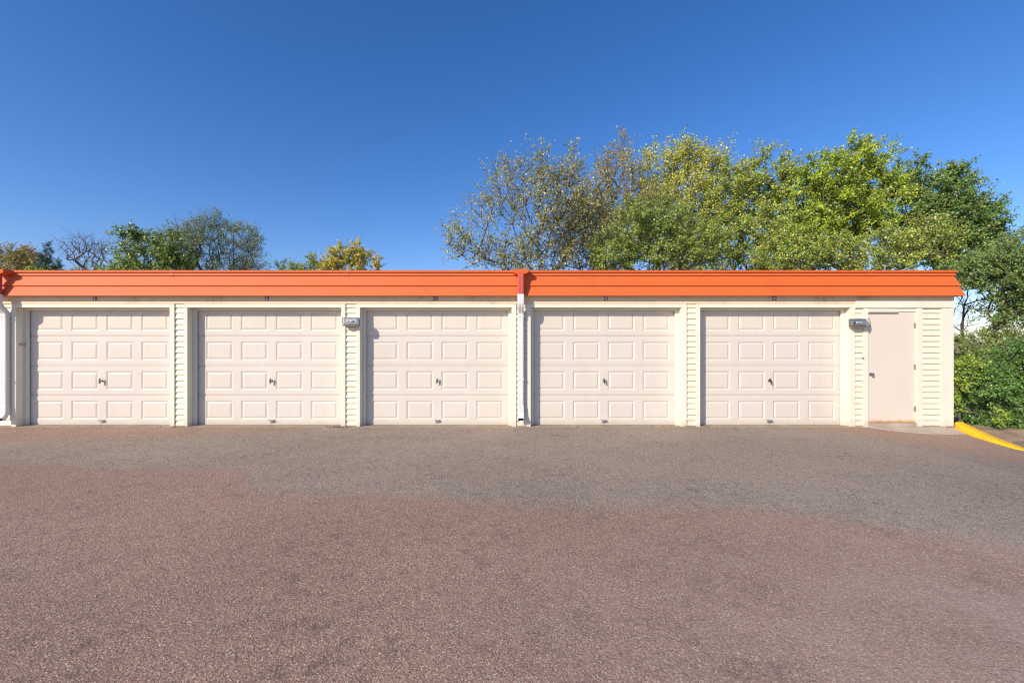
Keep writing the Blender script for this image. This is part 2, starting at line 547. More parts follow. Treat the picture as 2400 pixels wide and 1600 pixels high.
def build_ground():
    # asphalt lot
    ys = [-60, -30, -15, -8, -4, -2, -1, 0, 1, 2, 3, 4, 4.5, 5, 5.4, 5.7, 5.9, 6.0, 6.04, 6.08, 6.15, 6.3, 6.5, 6.8, 7.1, 7.3, 7.5, 7.6, 7.7, 7.8, 7.87, 7.93, 7.98, 8.3]
    us = [0, .25, .45, .6, .7, .76, .8, .84, .87, .9, .92, .94, .96, .98, 1.0]
    mb = MB()
    for y in ys:
        xr = kerb_x(y) if y > 6.0 else 40.0
        for u in us:
            x = -60 + (xr + 60) * (u if y > 6 else u)
            if y <= 6.0:
                x = float(np.interp(u, [0, .6, .98, 1.0], [-60, -5, 9, 40]))
            else:
                x = float(np.interp(u, [0, .6, 1.0], [-60, -5, xr])) if xr < 10 else float(np.interp(u, [0, .6, .98, 1.0], [-60, -5, 9, xr]))
            mb.v.append((x, y, lot_z(x, y)))
    n = len(us)
    for i in range(len(ys) - 1):
        for k in range(n - 1):
            mb.f.append((i * n + k, i * n + k + 1, (i + 1) * n + k + 1, (i + 1) * n + k))
    mb.build('parking_lot', M['asphalt'], kind='structure', label='reddish brown asphalt lot with a greyer strip along the garages')
    # surrounding terrain
    mb = MB()
    rnd = random.Random(3)
    gx = [-1500, -300, -80, -30, -12, -4, 2, 6, 8.0, 8.6, 9.2, 10, 11, 12.5, 14, 17, 22, 30, 60, 300, 1500]
    gy = [-300, -70, -20, 0, 4, 6.6, 7.4, 7.8, 8.2, 8.7, 9.3, 10, 11, 13, 15, 18, 24, 35, 60, 150, 500, 1500]
    for y in gy:
        for x in gx:
            z = -0.34 + rnd.uniform(-.03, .03)
            if x < 8 and -60 < y < 14:
                z = -0.5
            if x > 8.9 and y > 8.6:
                z = -0.30 + rnd.uniform(0, .12)
            mb.v.append((x, y, z))
    n = len(gx)
    for i in range(len(gy) - 1):
        for k in range(n - 1):
            mb.f.append((i * n + k, i * n + k + 1, (i + 1) * n + k + 1, (i + 1) * n + k))
    mb.build('ground', M['soil'], kind='structure', label='bare brown soil with dry grass around the garages')
    # lower pavement beyond the kerb
    mb = MB()
    mb.add([(8.55, 6.75, -.27), (9.2, 6.3, -.27), (14, 6.2, -.27), (14, 8.15, -.27), (11, 8.12, -.27), (9.3, 8.02, -.27), (8.75, 7.6, -.27)], [(0, 1, 2, 3, 4, 5, 6)])
    mb.build('path', M['asphalt'], kind='structure', label='grey paved path beyond the yellow kerb')
    # kerb: rounded section swept along its line
    mb = MB()
    pts = []
    for i in range(len(KERB) - 1):
        (ya, xa), (yb, xb) = KERB[i], KERB[i + 1]
        k = 5 if i < 8 else 2
        for j in range(k):
            pts.append((xa + (xb - xa) * j / k, ya + (yb - ya) * j / k))
    pts = pts[:45]
    rings = []
    for i, (x, y) in enumerate(pts):
        q = pts[min(i + 1, len(pts) - 1)]
        r = pts[max(i - 1, 0)]
        d = Vector((q[0] - r[0], q[1] - r[1], 0)).normalized()
        nrm = Vector((-d.y, d.x, 0))
        if nrm.x < 0 and d.y < -0.2:
            nrm = -nrm
        if d.y >= -0.2:
            nrm = Vector((-d.y, d.x, 0))
        nrm = Vector((-d.y, d.x, 0))
        z = lot_z(min(x, 8.3), y)
        h = 0.115 - 0.092 * smooth((7.95 - y) / 1.0)
        w = 0.155
        prof = [(-0.012, -0.35), (-0.008, h * 0.25), (0.0, h * 0.85), (0.014, h), (w - 0.02, h + 0.004), (w, h - 0.02), (w + 0.01, -0.35)]
        rings.append([Vector((x, y, z)) + nrm * a + Vector((0, 0, c)) for a, c in prof])
    mb.loft(rings)
    ko = mb.build('kerb', M['yellow'], kind='structure', label='yellow painted kerb curving away from the garage corner')
    # concrete strip under the garage doors and landing before the entry door
    mb = MB()
    xs = np.linspace(-14, 8.15, 60)
    rnd = random.Random(9)
    front = [7.965 + rnd.uniform(-.02, .02) for _ in xs]
    for x, yf in zip(xs, front):
        mb.v += [(x, yf, -.02), (x, yf + .012, .006), (x, 8.34, .006), (x, 8.34, -.02)]
    for i in range(len(xs) - 1):
        for k in range(3):
            mb.f.append((i * 4 + k, i * 4 + 4 + k, i * 4 + 5 + k, i * 4 + 1 + k))
    mb.build('threshold_slab', M['concrete_dusty'], kind='structure', label='pale concrete strip below the garage doors')
    mb = MB()
    outline = [(6.58, 7.985), (6.72, 7.90), (6.95, 7.80), (7.25, 7.74), (7.6, 7.725), (7.95, 7.735), (8.16, 7.76)]
    for x, y in outline:
        yb = 7.99
        for s in np.linspace(0, 1, 6):
            yy = y + (yb - y) * s
            mb.v.append((x, yy, lot_z(x, yy) + 0.016))
        mb.v.append((x, y - .004, lot_z(x, y) - .03))
    n = 7
    for i in range(len(outline) - 1):
        for k in range(5):
            a = i * n + k
            mb.f.append((a, a + n, a + n + 1, a + 1))
        mb.f.append((i * n, i * n + 6, i * n + n + 6, i * n + n))
    mb.build('concrete_landing', M['concrete'], kind='structure', label='worn concrete landing in front of the plain entry door')


build_ground()

# ------------------------------------------------------------------ garage row
WALL_R = wx(2233)          # right corner of the wall
XL = -13.5                 # where the modelled row stops, outside the picture
OPEN_TOP = wz(720.5)
FRIEZE_Z = wz(712)
DOOR_Y = 8.18
DZ = 0.004
# opening left, opening right, door centre (all at their own depth)
BAYS = [(wx(38.8), wx(399), wx(239.7, DOOR_Y)), (wx(440.3), wx(800.5), wx(637, DOOR_Y)), (wx(844), wx(1199), wx(1025, DOOR_Y)),
        (wx(1243.6), wx(1596), wx(1415, DOOR_Y)), (wx(1640.2), wx(1992), wx(1802.5, DOOR_Y))]
NUMBERS = [('18', 221.4), ('19', 624.8), ('20', 1020), ('21', 1420.7), ('22', 1814.8)]
ENTRY = (wx(2033.5), wx(2147))

garage = empty('garage_building', (0, 8, 0), category='garage',
               label='long cream garage row with five panelled doors and an orange metal roof edge')


def part(mb, name, mat, parent=garage, loc=None, **props):
    base = Vector((0, 8, 0))
    me = mb.mesh(name, mat)
    return put(name, me, parent, -base if loc is None else loc, **props)


def build_walls():
    mb = MB()
    mb.box(XL, WALL_R - .01, 8.30, 14.0, -.3, 2.80)
    edges = [(XL, BAYS[0][0])] + [(BAYS[i][1], BAYS[i + 1][0]) for i in range(4)] + [(BAYS[4][1], ENTRY[0] - .02)] + [(ENTRY[1] + .02, WALL_R - .012)]
    for a, b in edges:
        mb.box(a + .004, b - .004, 8.025, 8.297, -.3, OPEN_TOP + .01)
    mb.box(XL, WALL_R - .012, 8.028, 8.294, OPEN_TOP + .012, 2.80)
    part(mb, 'wall', M['siding'])
    mb = MB()
    mb.box(XL, WALL_R - .05, 8.12, 13.95, 2.803, 2.83)
    part(mb, 'roof', M['roofing'])
    # siding: lapped boards, one mesh per strip width, every board its own object
    strips = [(wx(-40), wx(27.6)), (wx(410), wx(432)), (wx(810.2), wx(836)), (wx(1210), wx(1235)), (wx(1609), wx(1631.8)),
              (wx(2002.8), wx(2022.3)), (wx(2161), wx(2204.5))]
    pitch = 0.1045
    prof = [(8.026, 0.0), (8.002, 0.0), (8.0, 0.004), (8.001, 0.03), (8.019, pitch - .003), (8.026, pitch - .003)]
    rnd = random.Random(5)
    for si, (a, b) in enumerate(strips):
        me = MB().prism(prof, a, b).mesh('siding_board', M['siding'])
        z, k = 0.015, 0
        while z < FRIEZE_Z - .02:
            put('siding_board', me, garage, (0, -8 + rnd.uniform(-.0012, .0012), z + rnd.uniform(-.001, .001)))
            z += pitch
    # far wall left of the picture
    part(MB().box(XL, wx(-41), 8.0, 8.024, 0.01, FRIEZE_Z), 'wall_panel', M['siding'])
    # frieze under the roof edge
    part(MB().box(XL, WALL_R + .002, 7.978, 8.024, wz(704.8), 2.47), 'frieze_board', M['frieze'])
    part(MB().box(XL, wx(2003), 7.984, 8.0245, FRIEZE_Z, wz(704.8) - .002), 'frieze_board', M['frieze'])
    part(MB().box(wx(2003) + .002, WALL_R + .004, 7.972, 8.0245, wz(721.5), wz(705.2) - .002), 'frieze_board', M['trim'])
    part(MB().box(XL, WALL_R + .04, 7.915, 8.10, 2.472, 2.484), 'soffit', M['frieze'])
    # corner board
    part(MB().box(wx(2205), WALL_R, 7.983, 8.30, -.05, wz(722.5)), 'corner_board', M['trim'])


build_walls()


def build_openings():
    W = 0.068
    for i, (a, b, c) in enumerate(BAYS):
        lo = [wx(28), wx(432.2), wx(836.2), wx(1235), wx(1632)][i]
        ro = [wx(409.8), wx(810), wx(1209.8), wx(1608.8), wx(2002.6)][i]
        # mitred casing
        y0, y1 = 7.986, 8.024
        zt, zb = FRIEZE_Z - .002, -.03
        for (xo, xi, nm) in ((lo, a, 'left'), (ro, b, 'right')):
            v = [(xo, y0, zb), (xi, y0, zb), (xi, y0, OPEN_TOP), (xo, y0, zt), (xo, y1, zb), (xi, y1, zb), (xi, y1, OPEN_TOP), (xo, y1, zt)]
            part(MB().add(v, [(0, 1, 2, 3), (7, 6, 5, 4), (0, 4, 5, 1), (1, 5, 6, 2), (2, 6, 7, 3), (3, 7, 4, 0)]), 'door_casing', M['trim'])
        v = [(lo + .002, y0, zt), (a + .002, y0, OPEN_TOP), (b - .002, y0, OPEN_TOP), (ro - .002, y0, zt)]
        v += [(x, y1, z) for x, _, z in v]
        part(MB().add(v, [(0, 1, 2, 3), (7, 6, 5, 4), (0, 4, 5, 1), (1, 5, 6, 2), (2, 6, 7, 3), (3, 7, 4, 0)]), 'door_casing', M['trim'])
        # reveals
        part(MB().box(a - .03, a + .0015, 8.027, 8.29, -.03, OPEN_TOP), 'door_jamb', M['trim'])
        part(MB().box(b - .0015, b + .03, 8.027, 8.29, -.03, OPEN_TOP), 'door_jamb', M['trim'])
        part(MB().box(a - .03, b + .03, 8.027, 8.29, OPEN_TOP - .0015, OPEN_TOP + .01), 'door_jamb', M['trim'])
        # stop mouldings holding the weather seal
        mw = 0.062
        part(MB().prism([(8.12, -.02), (8.165, -.02), (8.165, OPEN_TOP - .004), (8.12, OPEN_TOP - .004)], a + .002, a + mw), 'stop_moulding', M['trim'])
        part(MB().prism([(8.12, -.02), (8.165, -.02), (8.165, OPEN_TOP - .004), (8.12, OPEN_TOP - .004)], b - mw, b - .002), 'stop_moulding', M['trim'])
        part(MB().box(a + mw + .001, b - mw - .001, 8.122, 8.166, OPEN_TOP - .046, OPEN_TOP - .004), 'stop_moulding', M['trim'])


build_openings()

# garage door pieces, built once and shared
DW, SH = 2.79, 0.558
PW, PH, GAP = 0.512, 0.357, 0.150


def section_mesh():
    xs = [-DW / 2]
    total = 4 * PW + 3 * GAP
    x = -total / 2
    cells = []
    for k in range(4):
        xs += [x, x + PW]
        cells.append((x, x + PW))
        x += PW + GAP
    xs.append(DW / 2)
    pz0 = (SH - PH) / 2
    rows = [(0.0, .010), (.005, .004), (.026, .004), (.030, .0), (pz0, 0), (pz0 + PH, 0), (SH - .030, 0), (SH - .026, .004), (SH - .004, .004), (SH - .001, .010)]
    mb = MB()
    nx = len(xs)
    for z, d in rows:
        for xx in xs:
            mb.v.append((xx, d, z))
    for r in range(len(rows) - 1):
        for c in range(nx - 1):
            hole = r == 4 and c % 2 == 1
            if not hole:
                mb.f.append((r * nx + c, r * nx + c + 1, (r + 1) * nx + c + 1, (r + 1) * nx + c))
    g, dep = .026, .011
    for x0, x1 in cells:
        o = [(x0, 0, pz0), (x1, 0, pz0), (x1, 0, pz0 + PH), (x0, 0, pz0 + PH)]
        i = [(x0 + g, dep, pz0 + g), (x1 - g, dep, pz0 + g), (x1 - g, dep, pz0 + PH - g), (x0 + g, dep, pz0 + PH - g)]
        mb.add(o + i, [(k, (k + 1) % 4, 4 + (k + 1) % 4, 4 + k) for k in range(4)])
    # back edges
    mb.add([(-DW / 2, .01, 0), (DW / 2, .01, 0), (DW / 2, .045, 0), (-DW / 2, .045, 0)], [(0, 1, 2, 3)])
    me = bpy.data.meshes.new('door_section')
    me.from_pydata(mb.v, [], mb.f)
    me.materials.append(M['door'])
    return me, cells, pz0


SECTION, CELLS, PZ0 = section_mesh()


def panel_mesh():
    g, s, dep, top = .026, .030, .0112, .001
    w, h = PW - 2 * g, PH - 2 * g
    o = [(-w / 2, dep, -h / 2), (w / 2, dep, -h / 2), (w / 2, dep, h / 2), (-w / 2, dep, h / 2)]
    i = [(-w / 2 + s, top, -h / 2 + s), (w / 2 - s, top, -h / 2 + s), (w / 2 - s, top, h / 2 - s), (-w / 2 + s, top, h / 2 - s)]
    me = bpy.data.meshes.new('raised_panel')
    me.from_pydata(o + i, [], [(k, (k + 1) % 4, 4 + (k + 1) % 4, 4 + k) for k in range(4)] + [(4, 5, 6, 7)])
    me.materials.append(M['door'])
    return me


PANEL = panel_mesh()
BACK = MB().box(-DW / 2, DW / 2, .046, .06, -.004, SH * 4).mesh('garage_door', M['door'])
SEAL = MB().box(-DW / 2, DW / 2, .012, .044, -.006, .006).mesh('bottom_seal', M['gap'])
mb = MB().lathe((0, .004, 0), (0, -1, 0), [(0, .026), (.006, .026), (.010, .018), (.012, .009), (.045, .008)], 12)
mb.add([(-.012, -.045, .062), (.012, -.045, .062), (.016, -.045, 0), (.011, -.045, -.06), (-.011, -.045, -.06), (-.016, -.045, 0),
        (-.010, -.060, .058), (.010, -.060, .058), (.012, -.064, 0), (.009, -.060, -.056), (-.009, -.060, -.056), (-.012, -.064, 0)],
       [(0, 1, 2, 3, 4, 5), (11, 10, 9, 8, 7, 6)] + [(k, 6 + k, 6 + (k + 1) % 6, (k + 1) % 6) for k in range(6)])
LOCK = mb.mesh('lock_handle', M['dark_metal'])
mb = MB().box(-.034, .034, -.006, .0, -.035, .02)
mb.add([(-.052, .0, .032), (.052, .0, .032), (.04, -.055, .018), (-.04, -.055, .018), (-.052, .0, .026), (.052, .0, .026), (.04, -.053, .012), (-.04, -.053, .012)],
       [(0, 1, 2, 3), (7, 6, 5, 4), (0, 4, 5, 1), (1, 5, 6, 2), (2, 6, 7, 3), (3, 7, 4, 0)])
mb.box(-.022, .022, -.013, -.006, -.028, .012)
LIFT = mb.mesh('lift_handle', M['zinc'])


def build_doors():
    rnd = random.Random(11)
    tilt = [35, 20, 12, 5, 2]
    for i, (a, b, c) in enumerate(BAYS):
        d = put('garage_door', BACK, garage, (c, DOOR_Y - 8, DZ), label='cream raised-panel garage door below number ' + NUMBERS[i][0])
        put('bottom_seal', SEAL, d)
        for k in range(4):
            dy = rnd.uniform(-.002, .002)
            put('door_section', SECTION, d, (0, dy, k * SH))
            for x0, x1 in CELLS:
                p = put('raised_panel', PANEL, d, ((x0 + x1) / 2, dy, k * SH + SH / 2))
                p.rotation_euler = (rnd.uniform(-.004, .004), 0, rnd.uniform(-.003, .003))
        h = put('lock_handle', LOCK, d, (0, 0, 0.832))
        h.rotation_euler = (0, math.radians(rnd.choice([-14, 6, 12, -5, 3])), 0)
        put('lift_handle', LIFT, d, (0, 0, 0.068))
        h.scale = (.85, 1, .85)


build_doors()


def build_numbers():
    for txt, px in NUMBERS:
        x = wx(px, 7.97)
        pl = put('number_plate', MB().box(-.085, .085, -.0015, 0, -.006, .085).mesh('number_plate', M['plate']), garage,
                 (x, 7.976 - 8, wz(704.2, 7.97)), label='house number ' + txt + ' in black digits')
        for s, ch in zip((-1, 1), txt):
            cu = bpy.data.curves.new('digit', 'FONT')
            cu.body = ch
            cu.size = 0.106
            cu.offset = 0.0012
            cu.align_x = 'CENTER'
            cu.extrude = .0012
            o = bpy.data.objects.new('digit', cu)
            COL.objects.link(o)
            dg = bpy.context.evaluated_depsgraph_get()
            me = bpy.data.meshes.new_from_object(o.evaluated_get(dg))
            bpy.data.objects.remove(o)
            me.materials.clear()
            me.materials.append(M['black'])
            q = put('digit', me, pl, (s * .026, -.003, 0))
            q.rotation_euler = (math.radians(90), 0, 0)


build_numbers()


def build_entry():
    a, b = ENTRY
    top, bot = wz(730.5), wz(989.5)
    yd = 8.012
    d = part(MB().box(a + .004, b - .004, yd, yd + .045, bot, top), 'entry_door', M['entry'], label='plain cream steel entry door with rust along its foot')
    f = M['trim']
    part(MB().box(wx(2022.6), a - .001, 7.984, 8.2, -.03, wz(722)), 'entry_casing', f)
    part(MB().box(b + .001, wx(2160.6), 7.984, 8.2, -.03, wz(722)), 'entry_casing', f)
    part(MB().box(a, b, 7.998, 8.2, top + .004, wz(722)), 'entry_casing', f)
    part(MB().box(a, b, 8.058, 8.07, -.02, top + .004), 'door_stop', f)
    part(MB().box(a, b, 7.985, 8.09, .007, bot - .008), 'door_sill', M['concrete'])
    z = wz(877)
    x = wx(2041.8)
    kb = MB().lathe((x, yd, z), (0, -1, 0), [(0, .032), (.006, .032), (.009, .014), (.032, .012), (.036, .022), (.048, .029), (.060, .024), (.066, .010)], 16)
    put('door_knob', kb.mesh('door_knob', M['chrome']), d)
    for py in (763, 860, 958):
        zc = wz(py)
        hb = MB().tube((b - .001, yd - .004, zc - .05), (b - .001, yd - .004, zc + .05), .008, n=8)
        hb.box(b - .03, b - .002, yd - .003, yd - .0005, zc - .05, zc + .05)
        put('hinge', hb.mesh('hinge', M['hinge']), d)
    # arm bar of the closer above the door
    mb = MB()
    x0, x1 = wx(2032.5), wx(2101)
    za, zb = wz(726.5), wz(732.5)
    mb.prism([(7.995, zb), (7.965, zb + .006), (7.955, za - .012), (7.968, za), (7.995, za)], x0, x1)
    part(mb, 'drip_cap', M['trim'], label='short cream drip cap above the entry door')
    # small hook left of the door
    hx, hz = wx(2020), wz(838)
    mb = MB().tube((hx, 8.0, hz), (hx, 7.96, hz + .004), .005, n=6)
    mb.tube((hx, 7.962, hz + .004), (hx, 7.958, hz - .03), .006, n=6)
    part(mb, 'hook', M['dark_metal'])
    # keyed lock on the reveal of the first door
    jx = BAYS[0][0] + .0015
    mb = MB().lathe((jx, 8.065, wz(807, 8.065)), (1, -.1, 0), [(0, .028), (.006, .028), (.010, .017), (.030, .015), (.034, .006)], 14)
    mb.lathe((jx + .02, 8.105, wz(807, 8.1)), (1, 0, 0), [(0, .012), (.02, .012), (.03, .006)], 10)
    part(mb, 'jamb_lock', M['chrome'])


def entry_mat():
    m, t, b = new_mat('entry_door_paint')
    p = pos(t)
    sep = N(t, 'SeparateXYZ')
    t.links.new(p, sep.inputs[0])
    z = mathn(t, 'ADD', sep.outputs[2], mathn(t, 'MULTIPLY', mathn(t, 'SUBTRACT', noise(t, p, 12, 5), 0.5), 0.09))
    rust = remap(t, z, 0.145, 0.075)
    c = mixc(t, remap(t, noise(t, p, 1.3, 3), 0.3, 0.7), (0.70, 0.615, 0.50), (0.715, 0.63, 0.53))
    c = mixc(t, rust, c, (0.55, 0.27, 0.05))
    t.links.new(c, b.inputs['Base Color'])
    b.inputs['Roughness'].default_value = 0.5
    bump(t, b, noise(t, p, 1.2, 2), 1.0, .004)
    return m


M['entry'] = entry_mat()
build_entry()

# ------------------------------------------------------------------ roof edge
# offsets from the wall corner line (outwards) and heights of each course
COURSES = [
    ('roof_panel', [(.135, 2.4125), (.1353, 2.416), (.068, 2.604), (.054, 2.604), (.110, 2.4155)]),
    ('roof_panel', [(.093, 2.600), (.0937, 2.603), (.022, 2.800), (.010, 2.800), (.066, 2.603)]),
    ('roof_panel', [(.044, 2.794), (.046, 2.804), (.028, 2.868), (.012, 2.868), (.020, 2.797)]),
    ('roof_coping', [(.060, 2.853), (.060, 2.889), (.000, 2.894), (-.12, 2.880), (-.12, 2.853)]),
]


def build_roof():
    xm = wx(1222)
    for nm, prof in COURSES:
        p = [(8.0 - o, z) for o, z in prof]
        ends = [o for o, z in prof]
        part(MB().prism(p, XL, xm - .002), nm, M['orange'])
        part(MB().prism(p, xm + .002, WALL_R - .03, None, [o + .0 for o in ends]), nm, M['orange'])
        # return along the right-hand side, mitred at the corner
        n = len(prof)
        v = [(WALL_R - .03 + o, 8.0 - o + .001, z) for o, z in prof] + [(WALL_R - .03 + o, 14.0, z) for o, z in prof]
        f = [(k, (k + 1) % n, n + (k + 1) % n, n + k) for k in range(n)] + [tuple(range(n)), tuple(range(2 * n - 1, n - 1, -1))]
        part(MB().add(v, f), nm, M['orange'])
    # joint covers of the upper strip
    for px in (404, 812, 1640, 2036):
        x = wx(px)
        part(MB().prism([(7.952, 2.791), (7.950, 2.804), (7.968, 2.868), (7.99, 2.868), (7.98, 2.794)], x - .055, x + .055), 'joint_cover', M['orange'])
    part(MB().box(XL, WALL_R - .04, 8.0, 8.026, 2.475, 2.85), 'roof_backing', M['roofing'])


build_roof()


def rect(x, y, z, w, d, tilt=0.0):
    """ring of a fluted rectangular pipe; tilt turns it about x"""
    out = []
    n = 4
    base = []
    for k in range(n):
        base += [(-w / 2 + w * k / n, -d / 2 - (.004 if k % 2 else 0))]
    for k in range(n):
        base += [(w / 2 + (.004 if k % 2 else 0), -d / 2 + d * k / n)]
    for k in range(n):
        base += [(w / 2 - w * k / n, d / 2 + (.004 if k % 2 else 0))]
    for k in range(n):
        base += [(-w / 2 - (.004 if k % 2 else 0), d / 2 - d * k / n)]
    for a, b in base:
        out.append((x + a, y + b * math.cos(tilt), z + b * math.sin(tilt)))
    return out


def build_downspout(xc, lab):
    d = put('downspout', None, garage, (xc, 0, 0), label=lab)
    d.location = (xc, 0, 0)

    def sub(mb, name, mat):
        return put(name, mb.mesh(name, mat), d, (0, -8, 0))
    # leader head: a short hopper fed through the coping
    mb = MB()
    mb.loft([[(-.07, 7.80, 2.800), (.07, 7.80, 2.800), (.07, 7.93, 2.800), (-.07, 7.93, 2.800)],
             [(-.138, 7.795, 2.828), (.138, 7.795, 2.828), (.138, 7.96, 2.828), (-.138, 7.96, 2.828)],
             [(-.140, 7.790, 2.885), (.140, 7.790, 2.885), (.140, 7.99, 2.885), (-.140, 7.99, 2.885)],
             [(-.132, 7.798, 2.887), (.132, 7.798, 2.887), (.132, 7.985, 2.887), (-.132, 7.985, 2.887)]])
    sub(mb, 'leader_head', M['orange'])
    sub(MB().loft([rect(0, 7.82, 2.80, .100, .075), rect(0, 7.82, 2.425, .100, .075)]), 'upper_pipe', M['red'])
    rings = [rect(0, 7.82, 2.435, .112, .084), rect(0, 7.82, 2.33, .108, .082), rect(0, 7.822, 2.28, .104, .080, .15)]
    # crimped elbow back to the wall
    for k in range(1, 7):
        u = k / 7
        w = .104 - (.005 if k % 2 else 0)
        rings.append(rect(0, 7.822 + .118 * smooth(u), 2.28 - .20 * u, w, .076, .75 * math.sin(math.pi * u)))
    rings += [rect(0, 7.942, 2.06, .100, .074), rect(0, 7.942, 0.42, .098, .074), rect(0.004, 7.94, 0.40, .104, .080), rect(0.005, 7.94, 0.33, .104, .080),
              rect(.006, 7.93, 0.26, .102, .078, -.35), rect(.006, 7.90, .20, .102, .078, -.75), rect(.006, 7.862, .155, .100, .078, -.95)]
    sub(MB().loft(rings, cap=False), 'lower_pipe', M['white'])
    q = rings[-1]
    sub(MB().add([(x * .9 + .0006, y + .012, z + .010) for x, y, z in q], [tuple(range(len(q)))]), 'pipe_mouth_shade', M['gap'])  # dark sheet inside the open end, painted as the pipe's inner shade
    for z, w in ((2.045, .066), (0.885, .066)):
        mb = MB().box(-.053, .053, 7.896, 7.900, z - .014, z + .014)
        mb.box(.0535, .0565, 7.896, 7.993, z - .014, z + .014).box(-.0565, -.0535, 7.896, 7.993, z - .014, z + .014)
        mb.box(.057, .09, 7.989, 7.994, z - .014, z + .014).box(-.09, -.057, 7.989, 7.994, z - .014, z + .014)
        sub(mb, 'strap', M['white'])


build_downspout(wx(1220.5, 7.80), 'orange and white downspout between doors 20 and 21')
build_downspout(wx(4.6, 7.85) - .052, 'orange and white downspout left of door 18')


# ------------------------------------------------------------------ wall lights
def wall_light(x, z, w, label):
    t = empty('wall_light', (x, 7.984, z), label=label, category='wall light', group='wall lights on the garage front')
    h, d = .150, .125
    put('housing', MB().box(-w / 2, w / 2, -.022, 0, -h / 2, h / 2).box(-w / 2 + .0, w / 2, -d + .02, -.0225, -h / 2 - .004, -h / 2 + .016).mesh('housing', M['bronze']), t)
    mb = MB()
    a, c = w / 2 - .012, h / 2 - .012
    mb.add([(-a, -.024, -c + .02), (a, -.024, -c + .02), (a, -.024, c), (-a, -.024, c), (-a * .6, -.0235, 0), (a * .6, -.0235, 0)],
           [(0, 1, 5, 4), (3, 4, 5, 2), (0, 4, 3), (1, 2, 5)])
    put('reflector', mb.mesh('reflector', M['reflector']), t)
    put('bulb', MB().lathe((-w * .22, -.06, .005), (1, 0, 0), [(0, .010), (.01, .020), (w * .3, .022), (w * .38, .012)], 12).mesh('bulb', M['white']), t)
    mb = MB()
    x1 = w / 2 - .003
    z0, z1 = -h / 2 + .018, h / 2
    pr = [(-.0245, z0), (-d + .02, z0), (-d, z0 + .045), (-d + .012, z1), (-.0245, z1 + .004)]
    mb.prism(pr, -x1, x1)
    e = .006
    pi = [(-.027, z0 + e), (-d + .02 + e, z0 + e), (-d + e, z0 + .045), (-d + .012 + e, z1 - e), (-.027, z1 + .004 - e)]
    inner = MB().prism(pi, -x1 + e, x1 - e)
    n = len(mb.v)
    me = mb.mesh('lens', M['glass'])
    import bmesh
    bm = bmesh.new()
    bm.from_mesh(me)
    vs_ = [bm.verts.new(p) for p in inner.v]
    fs = []
    for f in inner.f:
        fs.append(bm.faces.new([vs_[k] for k in f]))
    bmesh.ops.recalc_face_normals(bm, faces=fs)
    bmesh.ops.reverse_faces(bm, faces=fs)
    bm.to_mesh(me)
    bm.free()
    put('lens', me, t)
    return t


wall_light(wx(819, 7.86), wz(753.5, 7.86), .27, 'clear glass wall light on the siding between doors 19 and 20')
wall_light(wx(2021, 7.86), wz(756.5, 7.86), .305, 'wider wall light beside the plain entry door')

# ------------------------------------------------------------------ trees and shrubs


